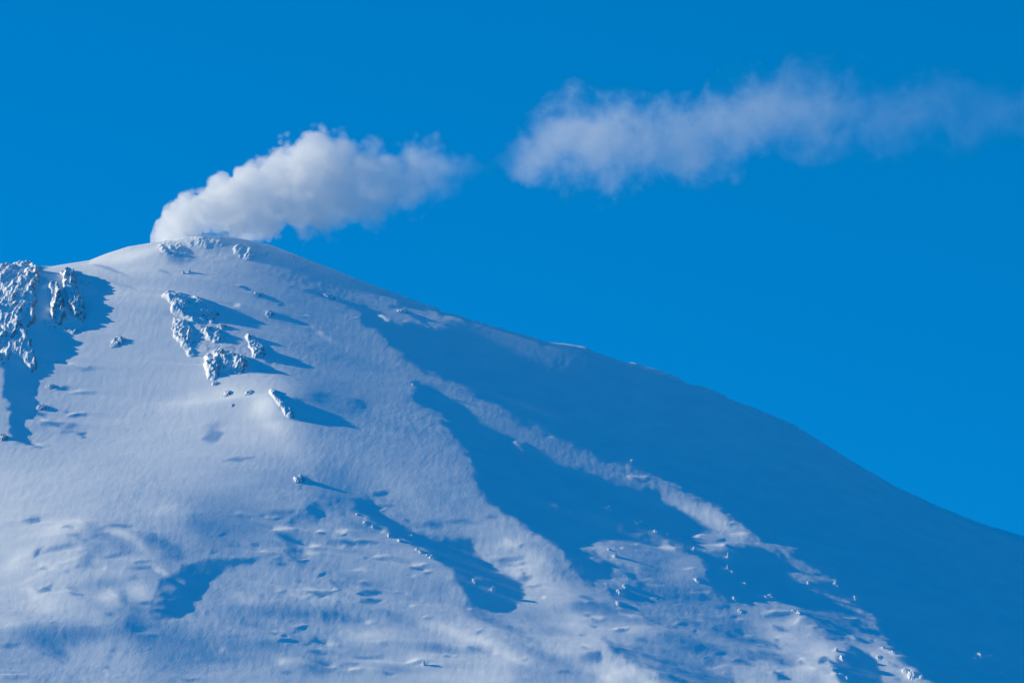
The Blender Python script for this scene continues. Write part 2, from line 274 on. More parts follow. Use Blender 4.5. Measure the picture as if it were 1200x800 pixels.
def paint_more():
    sl, sb = strew()
    br = np.zeros((H, W), np.float32); ln = np.zeros((H, W), np.float32); ro = np.zeros((H, W), np.float32); rk = np.zeros((H, W), np.float32)
    for s, r, p in BRIGHT + sb: br = np.maximum(br, s*line_mask(p, r))
    for s, r, p in LENS + sl: ln = np.maximum(ln, np.clip(s*1.45*line_mask(p, r), 0, 1))
    for s, r, p in ROUGH: ro = np.maximum(ro, s*blur(poly_mask(p), r))
    for s, r, p in ROCKY: rk = np.maximum(rk, s*blur(poly_mask(p), r))
    return br, ln, ro, rk
def solve():
    sh, half, tone = paint(); br, ln, ro, rk = paint_more()
    t = np.arange(T0-600, T1+600, DT); p = np.arange(P0-300, P1+300, DP)
    tt, pp = np.meshgrid(t, p)
    x = tt*CT - pp*ST; y = tt*ST + pp*CT
    z0 = base(x, y)
    u, v = project(x, y, z0)
    # ragged edges: the outlines are looked up with a small wobble
    wu = 7*fbm(x/90, y/140, 3, 11) + 3*perlin(x/18, y/30, 12); wv = 3.5*fbm(x/90, y/140, 3, 13) + 1.6*perlin(x/18, y/30, 14)
    near_sky = np.clip((-y-60)/250, 0, 1)
    wu = wu*near_sky; wv = wv*near_sky
    fn = (.8*fbm((tt+.2*pp)/55, pp/40, 4, 15, gain=.62) + .5*perlin(x/14, y/60, 16)).astype(np.float32)
    def feather(S):                                      # drifts break up the edge between light and shade
        return np.clip(S + 4*S*(1-S)*fn*.7*near_sky, 0, 1)
    def shade_at(u, v):
        return np.maximum(feather(sample(sh, u+wu, v+wv)), np.maximum(sample(ln, u+.5*wu, v+.5*wv), sample(half, u+wu, v+wv)))
    win = np.clip((u+120)/100, 0, 1)*np.clip((1330-u)/100, 0, 1)*np.clip((900-v)/80, 0, 1)*np.clip((-y+200)/150, 0, 1)
    kt = 2*np.pi*np.fft.fftfreq(len(t), DT)[None, :]; kp = 2*np.pi*np.fft.fftfreq(len(p), DP)[:, None]
    den = kt**2 + (1/500.)**2 + .012*kp**2
    ker = (-1j*kt/den).astype(np.complex64)
    d = np.zeros_like(z0)
    top = ceiling(x, y)
    cx = np.arange(-3200, 3200, 20.0)                    # along the crest line y = 0
    ct, cp = cx*CT, -cx*ST
    fi = np.clip((ct-t[0])/DT, 0, len(t)-1.01); fj = np.clip((cp-p[0])/DP, 0, len(p)-1.01)
    i0 = fi.astype(int); j0 = fj.astype(int); fi = fi-i0; fj = fj-j0
    far = np.exp(-(np.abs(y)/450)**1.5); near = np.exp(-(np.abs(y)/60)**2)
    soft = 1.0 + np.clip(-y/60, 0, 4)
    k = np.exp(-.5*(np.arange(-20, 21)/6.0)**2); k /= k.sum()
    for it in range(7):
        z = z0 + d
        u, v = project(x, y, z)
        S = shade_at(u, v)
        want = (sample(tone, u, v) + sample(br, u+.4*wu, v+.4*wv))*(1-S) - (.035+.02*np.clip((640-u)/160, 0, 1))*S
        h = np.gradient(z, DT, axis=1) + TAN
        oneway = np.clip((u-820+.9*(v-560))/120, 0, 1)*(S > .5)      # the far flank may fall as steeply as it likes
        G = (want-h)*win; G = np.where(G > 0, G*(1-oneway), G)
        d = d + np.real(np.fft.ifft2(ker*np.fft.fft2(G.astype(np.float32))))*.85
        dc = (d[j0, i0]*(1-fi)+d[j0, i0+1]*fi)*(1-fj) + (d[j0+1, i0]*(1-fi)+d[j0+1, i0+1]*fi)*fj
        ds = np.convolve(np.pad(dc, 20, mode='edge'), k, mode='valid')
        d = d - np.interp(x, cx, ds)*far - np.interp(x, cx, dc-ds)*near
        ex = z0 + d - top                                # soft minimum against the outline
        d = np.where(y > -1200, d - soft*np.logaddexp(0, ex/soft), d)
    z = z0 + d
    u, v = project(x, y, z)
    shade = shade_at(u, v)
    # wind-worked surface: fine ripples down the slope, drifts across it, broken ground where painted
    rough = sample(ro, u+wu, v+wv)*win; rock = sample(rk, u+.5*wu, v+.5*wv)*win
    low = np.clip((v-520)/120, 0, 1)
    calm = 1 - .72*np.clip(shade*1.3, 0, 1)
    a1 = fbm(tt/34, pp/150, 3, 21); a2 = fbm(x/120, y/60, 3, 22); a3 = fbm((tt+.3*pp)/16, pp/55, 2, 23)
    a4 = fbm((x+.9*y)/42, (y-.2*x)/75, 3, 33, ridged=True) - .4
    amp = .55 + .45*perlin(x/260, y/420, 24)
    f = calm*(.28*a1*amp + .85*a2*(.4+.6*low) + .4*a4*low*np.clip(.6+1.2*perlin(x/210, y/300, 34), 0, 1.3) + .36*a3*amp + .12*perlin(x/7.5, y/20, 30)*(.5+amp))
    f = f + rough*(1.0*fbm(x/80, y/60, 3, 25, gain=.5)) + rock*1.8*fbm(x/20, y/30, 3, 26)
    f = f + 2.2*np.clip((u-860-1.0*(v-560))/120, 0, 1)*shade**3*win*fbm((x+.4*y)/55, (y-.3*x)/130, 4, 35, gain=.6)
    sky_line = np.exp(-(y/70)**2)*np.clip((x+500)/400, 0, 1)
    f = f + sky_line*(3.2*fbm(x/38, y/60, 3, 31) + 1.3*perlin(x/9, y/20, 32))
    z = z + f*np.clip(win*3, 0, 1)*np.clip((-y+60)/160, .35, 1)
    rocky = rock*np.clip(fbm(x/11, y/22, 3, 29)*1.6+.35, 0, 1)
    return t, p, z, rocky
TONE_K = .8
SUN_E, SUN_C = 2.0, (1.0, .87, .6)
SKY_S, SKY_ZS, SKY_Z0, SKY_SAT, SKY_HUE = .15, 1.3, .68, 1.19, .486
EXPO = 1.25
import bpy, bmesh
from mathutils import Vector, Matrix
scene = bpy.context.scene
C = scene.collection

def tag(o, label=None, cat=None, group=None, kind=None):
    for k, val in (('label', label), ('category', cat), ('group', group), ('kind', kind)):
        if val: o[k] = val
    if cat and not kind: o['kind'] = 'thing'
    return o

def grid_mesh(name, X, Y, Z, mat):
    n, m = X.shape
    me = bpy.data.meshes.new(name)
    me.vertices.add(n*m)
    me.vertices.foreach_set('co', np.stack([X, Y, Z], -1).astype(np.float32).ravel())
    i = np.arange(n*m).reshape(n, m)
    q = np.stack([i[:-1, :-1], i[:-1, 1:], i[1:, 1:], i[1:, :-1]], -1).reshape(-1, 4)
    me.loops.add(q.size); me.polygons.add(len(q))
    me.loops.foreach_set('vertex_index', q.ravel().astype(np.int32))
    me.polygons.foreach_set('loop_start', np.arange(0, q.size, 4, dtype=np.int32))
    me.polygons.foreach_set('use_smooth', np.ones(len(q), bool))
    me.update(calc_edges=True)
    me.materials.append(mat)
    return me

def nodes(mat):
    mat.use_nodes = True
    nt = mat.node_tree
    for n in list(nt.nodes): nt.nodes.remove(n)
    return nt, nt.nodes.new('ShaderNodeOutputMaterial')

def N(nt, kind, **kw):
    n = nt.nodes.new(kind)
    for k, v in kw.items():
        if k in n.inputs: n.inputs[k].default_value = v
        else: setattr(n, k, v)
    return n

def snow_material(name, rock_from):
    """snow over dark rock; rock_from 'attribute' (painted strength) or 'slope' (steep and cracked places)"""
    m = bpy.data.materials.new(name); nt, out = nodes(m); L = nt.links
    b = N(nt, 'ShaderNodeBsdfPrincipled'); b.inputs['Roughness'].default_value = .62
    b.inputs['Specular IOR Level'].default_value = .25
    co = N(nt, 'ShaderNodeNewGeometry')
    n1 = N(nt, 'ShaderNodeTexNoise'); n1.inputs['Scale'].default_value = .012; n1.inputs['Detail'].default_value = 4
    L.new(co.outputs['Position'], n1.inputs['Vector'])
    r1 = N(nt, 'ShaderNodeValToRGB')
    r1.color_ramp.elements[0].position = .35; r1.color_ramp.elements[0].color = (.82, .86, .90, 1)
    r1.color_ramp.elements[1].position = .7; r1.color_ramp.elements[1].color = (.89, .91, .93, 1)
    L.new(n1.outputs['Fac'], r1.inputs['Fac'])
    n2 = N(nt, 'ShaderNodeTexNoise'); n2.inputs['Scale'].default_value = .09; n2.inputs['Detail'].default_value = 5; n2.inputs['Roughness'].default_value = .65
    L.new(co.outputs['Position'], n2.inputs['Vector'])
    rk = N(nt, 'ShaderNodeValToRGB')
    rk.color_ramp.elements[0].position = .3; rk.color_ramp.elements[0].color = (.035, .035, .04, 1)
    rk.color_ramp.elements[1].position = .75; rk.color_ramp.elements[1].color = (.16, .15, .155, 1)
    L.new(n2.outputs['Fac'], rk.inputs['Fac'])
    mx = N(nt, 'ShaderNodeMix', data_type='RGBA')
    if rock_from == 'attribute':
        at_ = N(nt, 'ShaderNodeAttribute'); at_.attribute_name = 'rock'
        add = N(nt, 'ShaderNodeMath', operation='ADD'); add.inputs[1].default_value = -.5
        L.new(n2.outputs['Fac'], add.inputs[0])
        ad2 = N(nt, 'ShaderNodeMath', operation='ADD'); L.new(at_.outputs['Fac'], ad2.inputs[0]); L.new(add.outputs[0], ad2.inputs[1])
        gate = N(nt, 'ShaderNodeMath', operation='MULTIPLY'); L.new(ad2.outputs[0], gate.inputs[0]); L.new(at_.outputs['Fac'], gate.inputs[1])
        mr = N(nt, 'ShaderNodeMapRange'); mr.inputs['From Min'].default_value = .12; mr.inputs['From Max'].default_value = .4
        mr.inputs['To Max'].default_value = .8
        L.new(gate.outputs[0], mr.inputs['Value'])
    else:
        sx = N(nt, 'ShaderNodeSeparateXYZ'); L.new(co.outputs['True Normal'], sx.inputs[0])
        # rime sits on what faces up and into the wind (left); bare rock shows on overhangs and lee faces
        a = N(nt, 'ShaderNodeMath', operation='MULTIPLY_ADD'); a.inputs[1].default_value = -.75; a.inputs[2].default_value = .62
        L.new(sx.outputs['Z'], a.inputs[0])
        c = N(nt, 'ShaderNodeMath', operation='MULTIPLY_ADD'); c.inputs[1].default_value = .3; L.new(sx.outputs['X'], c.inputs[0]); L.new(a.outputs[0], c.inputs[2])
        d = N(nt, 'ShaderNodeMath', operation='MULTIPLY_ADD'); d.inputs[1].default_value = 1.5; L.new(n2.outputs['Fac'], d.inputs[0]); L.new(c.outputs[0], d.inputs[2])
        mr = N(nt, 'ShaderNodeMapRange'); mr.inputs['From Min'].default_value = 1.02; mr.inputs['From Max'].default_value = 1.25
        mr.inputs['To Max'].default_value = .7
        L.new(d.outputs[0], mr.inputs['Value'])
    L.new(mr.outputs[0], mx.inputs['Factor']); L.new(r1.outputs[0], mx.inputs['A']); L.new(rk.outputs[0], mx.inputs['B'])
    # unseen lowland, its blue made up to keep light bounced onto shaded snow cool
    sz = N(nt, 'ShaderNodeSeparateXYZ'); L.new(co.outputs['Position'], sz.inputs[0])
    lr = N(nt, 'ShaderNodeMapRange'); lr.inputs['From Min'].default_value = -150; lr.inputs['From Max'].default_value = -200; L.new(sz.outputs['Z'], lr.inputs['Value'])
    lm = N(nt, 'ShaderNodeMix', data_type='RGBA'); lm.inputs['B'].default_value = (.18, .40, .55, 1)
    L.new(lr.outputs[0], lm.inputs['Factor']); L.new(mx.outputs['Result'], lm.inputs['A'])
    L.new(lm.outputs['Result'], b.inputs['Base Color'])
    n3 = N(nt, 'ShaderNodeTexNoise'); n3.inputs['Scale'].default_value = .16; n3.inputs['Detail'].default_value = 6; n3.inputs['Roughness'].default_value = .6
    L.new(co.outputs['Position'], n3.inputs['Vector'])
    bp = N(nt, 'ShaderNodeBump'); bp.inputs['Strength'].default_value = .65; bp.inputs['Distance'].default_value = .9
    L.new(n3.outputs['Fac'], bp.inputs['Height']); L.new(bp.outputs[0], b.inputs['Normal'])
    L.new(b.outputs[0], out.inputs['Surface'])
    return m

# ------------------------------------------------------------------ the mountain and its plain: one sheet
tg, pg, Zg, rocky = solve()
it0, it1 = int(round(600/DT)), len(tg)-int(round(600/DT)); jp0, jp1 = int(round(300/DP)), len(pg)-int(round(300/DP))

def ground(x, y):
    t = x*CT + y*ST; p = -x*ST + y*CT
    fi = np.clip((t-tg[0])/DT, 0, len(tg)-1.01); fj = np.clip((p-pg[0])/DP, 0, len(pg)-1.01)
    i = np.asarray(fi).astype(int); j = np.asarray(fj).astype(int); fi = fi-i; fj = fj-j
    return (Zg[j, i]*(1-fi)+Zg[j, i+1]*fi)*(1-fj) + (Zg[j+1, i]*(1-fi)+Zg[j+1, i+1]*fi)*fj

def at(u, v):
    """the point of the mountain seen at photo pixel (u, v)"""
    ys = np.arange(-3600, 400, 4.0)
    px, _, pz = unproject(u, v, ys)
    hit = np.nonzero(ground(px, ys) >= pz)[0]
    k = hit[0] if len(hit) else int(np.argmin(pz-ground(px, ys)))
    return float(px[k]), float(ys[k]), float(ground(px[k], ys[k]))

def ring(lo, hi, step, n):
    g = step*np.cumsum(1.19**np.arange(1, n))
    return lo-g[::-1], hi+g
tin = tg[it0:it1]; pin = pg[jp0:jp1]
la, lb = ring(tin[0], tin[-1], 6.0, 42); pa, pb = ring(pin[0], pin[-1], 9.0, 40)
ta = np.concatenate([la, tin, lb]); pa_ = np.concatenate([pa, pin, pb])
TT, PP = np.meshgrid(ta, pa_)
XX = TT*CT - PP*ST; YY = TT*ST + PP*CT
ZZ = base(XX, YY)
inside = np.zeros(ZZ.shape, bool)
RK = np.zeros(ZZ.shape, np.float32)
sl = (slice(len(pa), len(pa)+len(pin)), slice(len(la), len(la)+len(tin)))
ZZ[sl] = Zg[jp0:jp1, it0:it1]; RK[sl] = rocky[jp0:jp1, it0:it1]
m_snow = snow_material('wind_packed_snow', 'attribute')
m_rock = snow_material('rime_covered_rock', 'slope')
me = grid_mesh('mountain', XX, YY, ZZ, m_snow)
at_ = me.attributes.new('rock', 'FLOAT', 'POINT'); at_.data.foreach_set('value', RK.ravel())
mountain = bpy.data.objects.new('mountain', me); C.objects.link(mountain)
tag(mountain, 'broad snow-covered volcano slope falling from the summit to the right', 'mountain', kind='structure')

# ------------------------------------------------------------------ camera, sun, sky
cam = bpy.data.cameras.new('camera'); cam.sensor_width = 36; cam.sensor_fit = 'HORIZONTAL'; cam.lens = 36*FPX/1200
cam.clip_start = 1; cam.clip_end = 200000
co = bpy.data.objects.new('camera', cam); C.objects.link(co)
co.location = (0, CAM_Y, 0); co.rotation_euler = (R(90)+PITCH, 0, 0)
scene.camera = co
sun = bpy.data.lights.new('sun', 'SUN'); sun.energy = SUN_E; sun.angle = R(.5); sun.color = SUN_C
so = bpy.data.objects.new('sun', sun); C.objects.link(so)
so.rotation_euler = Vector((CT*math.cos(ELEV), ST*math.cos(ELEV), -math.sin(ELEV))).to_track_quat('-Z', 'Y').to_euler()

w = bpy.data.worlds.new('World'); scene.world = w; w.use_nodes = True
nt = w.node_tree
for n in list(nt.nodes): nt.nodes.remove(n)
out = nt.nodes.new('ShaderNodeOutputWorld'); bg = nt.nodes.new('ShaderNodeBackground'); bg.inputs['Strength'].default_value = SKY_S
sky = nt.nodes.new('ShaderNodeTexSky'); sky.sky_type = 'NISHITA'; sky.sun_disc = False
sky.sun_elevation = ELEV; sky.sun_rotation = math.atan2(-CT, -ST); sky.altitude = 3000; sky.air_density = 1.0; sky.dust_density = 0.0; sky.ozone_density = 6.0
tc = nt.nodes.new('ShaderNodeTexCoord'); mp = nt.nodes.new('ShaderNodeMapping')
mp.inputs['Scale'].default_value = (1, 1, SKY_ZS); mp.inputs['Location'].default_value = (0, 0, SKY_Z0)
nt.links.new(tc.outputs['Generated'], mp.inputs['Vector']); nt.links.new(mp.outputs[0], sky.inputs['Vector'])
hs = nt.nodes.new('ShaderNodeHueSaturation'); hs.inputs['Saturation'].default_value = SKY_SAT; hs.inputs['Hue'].default_value = SKY_HUE
nt.links.new(sky.outputs[0], hs.inputs['Color']); nt.links.new(hs.outputs[0], bg.inputs['Color']); nt.links.new(bg.outputs[0], out.inputs['Surface'])

scene.view_settings.view_transform = 'Standard'; scene.view_settings.look = 'None'
scene.view_settings.exposure = EXPO; scene.view_settings.gamma = 1
scene.render.engine = 'CYCLES'
cy = scene.cycles
cy.use_denoising = True; cy.volume_bounces = 20; cy.max_bounces = 20; cy.diffuse_bounces = 3; cy.transparent_max_bounces = 16
cy.volume_max_steps = 256
# ------------------------------------------------------------------ rocks: each a crag of its own, footed in the snow
_count = [0]
def rock(u, v, w, h, label, group=None, name='rock', stretch=1.0, lean=0.0, mat=None):
    """w, h: width and height in photo pixels"""
    _count[0] += 1; sd = _count[0]
    x, y, z = at(u, v + h*.35)
    k = (y-CAM_Y)/FPX
    rx, hh = .6*w*k, h*k*.45
    ry = rx*stretch
    n = 34
    a = np.linspace(-1.25, 1.25, n)
    gx, gy = np.meshgrid(a, a)
    X = x + gx*rx; Y = y + gy*ry
    r = np.sqrt(gx*gx+gy*gy) + .32*perlin(gx*1.6, gy*1.6, sd) + .16*perlin(gx*4, gy*4, sd+1)
    e = np.clip(1.05-r, 0, 1)
    f = max(rx, 8.0)
    crag = fbm(X/(f*.9), Y/(f*.9), 4, sd+2, gain=.58, ridged=True)
    crag = .5 + .36*crag
    cell = np.floor(crag*5 + 1.3*perlin(X/(f*.6), Y/(f*.6), sd+7))/5           # broken into ledges
    prof = np.clip(e*1.9, 0, 1)**.75
    Z = ground(X, Y) + hh*prof*(.35 + .5*crag + .3*cell) - hh*.12 + lean*gx*hh*prof
    Z = np.where(e <= 0, ground(X, Y) - 3 - hh*.15, Z)
    X = X + prof*hh*.10*perlin(Z/(f*.5), Y/(f*.5), sd+9); 
    me = grid_mesh(name, X, Y, Z, mat or m_rock)
    me.polygons.foreach_set('use_smooth', np.zeros(len(me.polygons), bool))
    o = bpy.data.objects.new(name, me); C.objects.link(o)
    c = Vector((x, y, z)); me.transform(Matrix.Translation(-c)); o.location = c
    return tag(o, label, 'rock', group)

def block(u, v, w, h, label, group, name='ice_block', tilt=0.0):
    """a broken block or small tower of hard snow standing on the slope"""
    tower = h > w
    return tag(rock(u, v, w*(.8 if tower else .9), h*(1.3 if tower else .75), label, group, name, stretch=.9 if tower else 1.5, lean=tilt-.25, mat=m_ice), label, 'ice block', group)

m_ice = m_snow

def crag(name, label, outline, h, spacing, run, group=None, tilt=(0, 0), fine=1.0, soft=3):
    """a broken rock mass footed in the slope: outline in photo pixels, h metres high, ribs `spacing` metres apart running downhill"""
    _count[0] += 1; sd = _count[0]*3
    mask = blur(poly_mask(outline), soft)
    pts = [at(u, v) for u, v in outline]
    x0, x1 = min(p[0] for p in pts)-20, max(p[0] for p in pts)+20; y0, y1 = min(p[1] for p in pts)-30, max(p[1] for p in pts)+30
    nx = int(min((x1-x0)/1.6, 260)); ny = int(min((y1-y0)/2.6, 260))
    X, Y = np.meshgrid(np.linspace(x0, x1, nx), np.linspace(y0, y1, ny))
    G = ground(X, Y)
    u, v = project(X, Y, G)
    wob = 3*fbm(X/30, Y/50, 3, sd)
    e = sample(mask, u+wob, v+.6*wob)
    xr = X + tilt[0]*Y
    ribs = fbm(xr/spacing + .35*perlin(X/40, Y/60, sd+8), Y/run, 3, sd+1, ridged=True, gain=.5)*.5+.5
    knob = 1-np.abs(perlin(X/16, Y/26, sd+2)); knob2 = 1-np.abs(perlin(X/8, Y/14, sd+3))
    gap = np.clip(fbm(X/55, Y/75, 2, sd+4)*1.1+.75, 0, 1)
    body = (.3 + .75*np.clip(ribs, 0, 1.4)**1.2)*(.35+.65*gap)
    hgt = .55*h*np.clip(e*1.7-.15, 0, 1)**.8*(body + fine*(.3*knob*body + .24*knob + .16*knob2)) - 1.2 - h*.13
    hgt = np.where(e < .04, -4.0, hgt)
    Z = G + hgt
    X = X + np.clip(hgt, 0, None)*.12*perlin(Z/7, Y/14, sd+5)
    me = grid_mesh(name, X, Y, Z, m_rock)
    o = bpy.data.objects.new(name, me); C.objects.link(o)
    c = Vector(pts[0]); me.transform(Matrix.Translation(-c)); o.location = c
    return tag(o, label, 'rock outcrop', group)

LC = 'rock ribs of the left crag'
crag('rock_crag', 'big jagged rime-covered crag at the left edge, left of the dark blue hollow', [(-40,318),(0,317),(22,313),(38,312),(44,320),(40,345),(38,375),(34,384),(24,380),(14,400),(0,410),(-40,410)], 26, 40, 220, LC, soft=2)
crag('rock_rib', 'narrow white rime-covered rib in the middle of the left crag\'s blue shade', [(58,336),(67,338),(73,355),(77,372),(72,384),(60,382),(59,360)], 30, 26, 300, LC, soft=1)
crag('rock_rib', 'white rime-covered rib on the right of the left crag\'s blue shade, reaching its top edge', [(73,319),(84,318),(89,335),(94,355),(98,374),(88,378),(81,358),(76,340)], 30, 26, 300, LC, soft=1)
crag('rock_rib', 'broken rimed rock step at the foot of the left crag\'s two ribs', [(48,378),(60,376),(76,374),(92,374),(97,384),(88,392),(78,388),(60,384)], 16, 20, 60, LC, soft=2)
crag('rock_crag', 'broken rimed rock spur below the left crag, above the long blue hollow at the edge', [(-10,392),(10,386),(26,384),(33,396),(38,415),(42,432),(34,436),(26,424),(14,420),(0,428),(-10,420)], 18, 26, 90, LC, soft=2)
OC = 'crags of the broken outcrop'
crag('rock_crag', 'dark rimed crag forming the upper left end of the broken outcrop', [(188,345),(205,344),(232,350),(248,362),(252,376),(226,378),(214,372),(202,366),(199,352)], 16, 30, 45, OC, soft=2)
crag('rock_crag', 'line of small dark crags down the left edge of the broken outcrop', [(204,372),(216,376),(224,386),(222,402),(230,416),(222,418),(212,404),(203,392)], 13, 17, 30, OC, soft=2)
crag('rock_crag', 'low rimed crag in the middle of the broken outcrop with a wedge of blue shadow', [(236,388),(250,386),(262,394),(258,402),(244,398)], 18, 20, 40, OC, soft=2)
crag('rock_crag', 'rimed crag at the lower end of the broken outcrop, above the smooth snow', [(240,412),(256,410),(272,418),(288,420),(290,432),(276,438),(258,430),(252,442),(243,444)], 20, 22, 40, OC, soft=2)
crag('rock_crag', 'small rimed crag at the right end of the broken outcrop with long blue shadow', [(288,394),(298,396),(308,406),(310,418),(298,420),(294,408)], 15, 18, 40, OC, soft=1)
crag('rock_crag', 'narrow dark crag on the lit edge of the wedge-shaped knob', [(314,457),(322,458),(330,466),(338,478),(345,490),(337,490),(327,476),(320,466)], 11, 18, 60, soft=1)
crag('rock_patch', 'low bluish rocky patch on the summit dome right of the rim', [(272,290),(290,286),(310,290),(314,300),(296,304),(278,302)], 9, 26, 40, soft=3)
crag('rock_patch', 'low rocky patch on the upper slope near the skyline right of the summit', [(322,295),(340,297),(362,308),(372,317),(352,316),(330,308)], 8, 26, 40, soft=3)
crag('rock_patch', 'low rocky crown on the highest point of the crater rim', [(214,281),(236,277),(262,279),(270,286),(246,290),(220,289)], 6, 24, 30, soft=3)
crag('rock_patch', 'rocky lip at the left end of the crater rim beside the steam', [(182,285),(200,283),(214,288),(220,300),(206,303),(192,296)], 8, 22, 40, soft=3)
rock(59,452,9,5,'low rock alone in smooth snow below the left crag, short shadow to its right')
rock(49,476,13,6,'low broken rock beside the long blue hollow at the left edge')
rock(4,510,9,9,'dark rock at the left edge under the long blue hollow')
rock(139,397,13,9,'lone boulder standing in smooth snow between the left crag and the outcrop', name='boulder')
rock(134,404,9,4,'small low rock at the foot of the lone boulder')
# broken outcrop under the summit
for u, v, w, h in [(244,370,12,8),(260,381,9,6),(252,366,8,6)]:
    rock(u, v, w, h, 'low rimed rock inside the upper half of the broken outcrop', 'rocks inside the outcrop', stretch=1.3)
for u, v, w, h, l in [(266,460,10,6,'low rock between the outcrop and the wedge knob, left of a smaller one'),(291,459,9,5,'small low rock just left of the wedge knob'),(272,474,3,3,'tiny dark rock alone in the snow below the outcrop'),(252,449,7,4,'small rock directly under the lowest row of the outcrop')]:
    rock(u, v, w, h, l)
rock(316,366,9,4,'low rock with a thin shadow right of the outcrop'); rock(302,344,8,3,'flat rock in the snow high under the summit, upper of two'); rock(384,346,14,5,'dark rock patch on the upper slope near the skyline, right of the summit')
rock(472,364,12,4,'low rock near the skyline where the big blue shade begins'); rock(350,559,12,8,'rock lump in mid slope with a blue shadow right of it'); rock(100,331,10,3,'low rock in the saddle between the left crag and the summit')
# ice
IB = 'small bright ice block in the cluster on the lower right slope'
for u, v, w, h in [(743,609,4,4),(747,613,6,6),(752,611,4,6),(769,622,6,5),(783,627,7,4),(814,642,5,6),(854,650,5,8),(853,664,3,7),(859,669,6,3),(818,678,8,5),(721,649,6,7),(714,643,4,4),(733,686,6,5),(729,693,12,5),(726,706,9,4),(874,683,5,4),(899,699,7,5),(904,698,11,6),(868,715,6,3),(861,701,6,4)]:
    block(u, v, w, h, IB, 'ice blocks on the lower right slope')
for u, v, w, h in [(937,717,8,5),(930,715,4,3),(980,760,6,7),(988,770,8,7),(977,783,6,3),(994,793,6,4),(986,789,6,3),(1036,758,7,3),(1047,763,8,3),(1069,790,10,7),(1081,792,6,4),(1061,784,8,5),(1004,701,7,3),(948,682,5,3),(981,684,8,3),(1030,770,6,4)]:
    block(u, v, w, h, 'bright ice block low on the lit ridge at the bottom right', 'ice blocks on the bottom right ridge')
for u, v, w, h in [(419,602,4,3),(428,612,5,4),(437,616,4,3),(457,627,8,4),(469,632,6,5),(489,643,4,5),(493,646,5,4),(507,652,8,4),(483,627,3,3),(501,650,3,3)]:
    block(u, v, w, h, 'small ice block along the lower edge of the curved blue hollow', 'ice blocks along the curved hollow')
for u, v, w, h, l in [(742,539,6,4,'bright ice block alone on the pale stripe between two blue shades'),(484,450,3,4,'tiny bright ice block at the tip of the large blue hollow'),(578,688,5,9,'small ice tower standing inside the curved blue hollow'),(557,680,6,4,'low ice block left of the small ice tower in the curved hollow'),
                      (714,594,4,7,'single ice block standing in the blue shade above the cluster'),(1150,766,9,5,'lone bright ice block far right in the blue shade'),(1177,789,10,4,'low ice block near the bottom right corner')]:
    block(u, v, w, h, l, None)
block(497,775,4,10,'thin ice pillar standing alone at the bottom middle of the slope', None, 'ice_pillar')
block(215,318,3,6,'left one of two small white ice towers below the crater rim', None, 'ice_tower', .2); block(222,316,4,7,'right one of two small white ice towers below the crater rim', None, 'ice_tower', -.2)
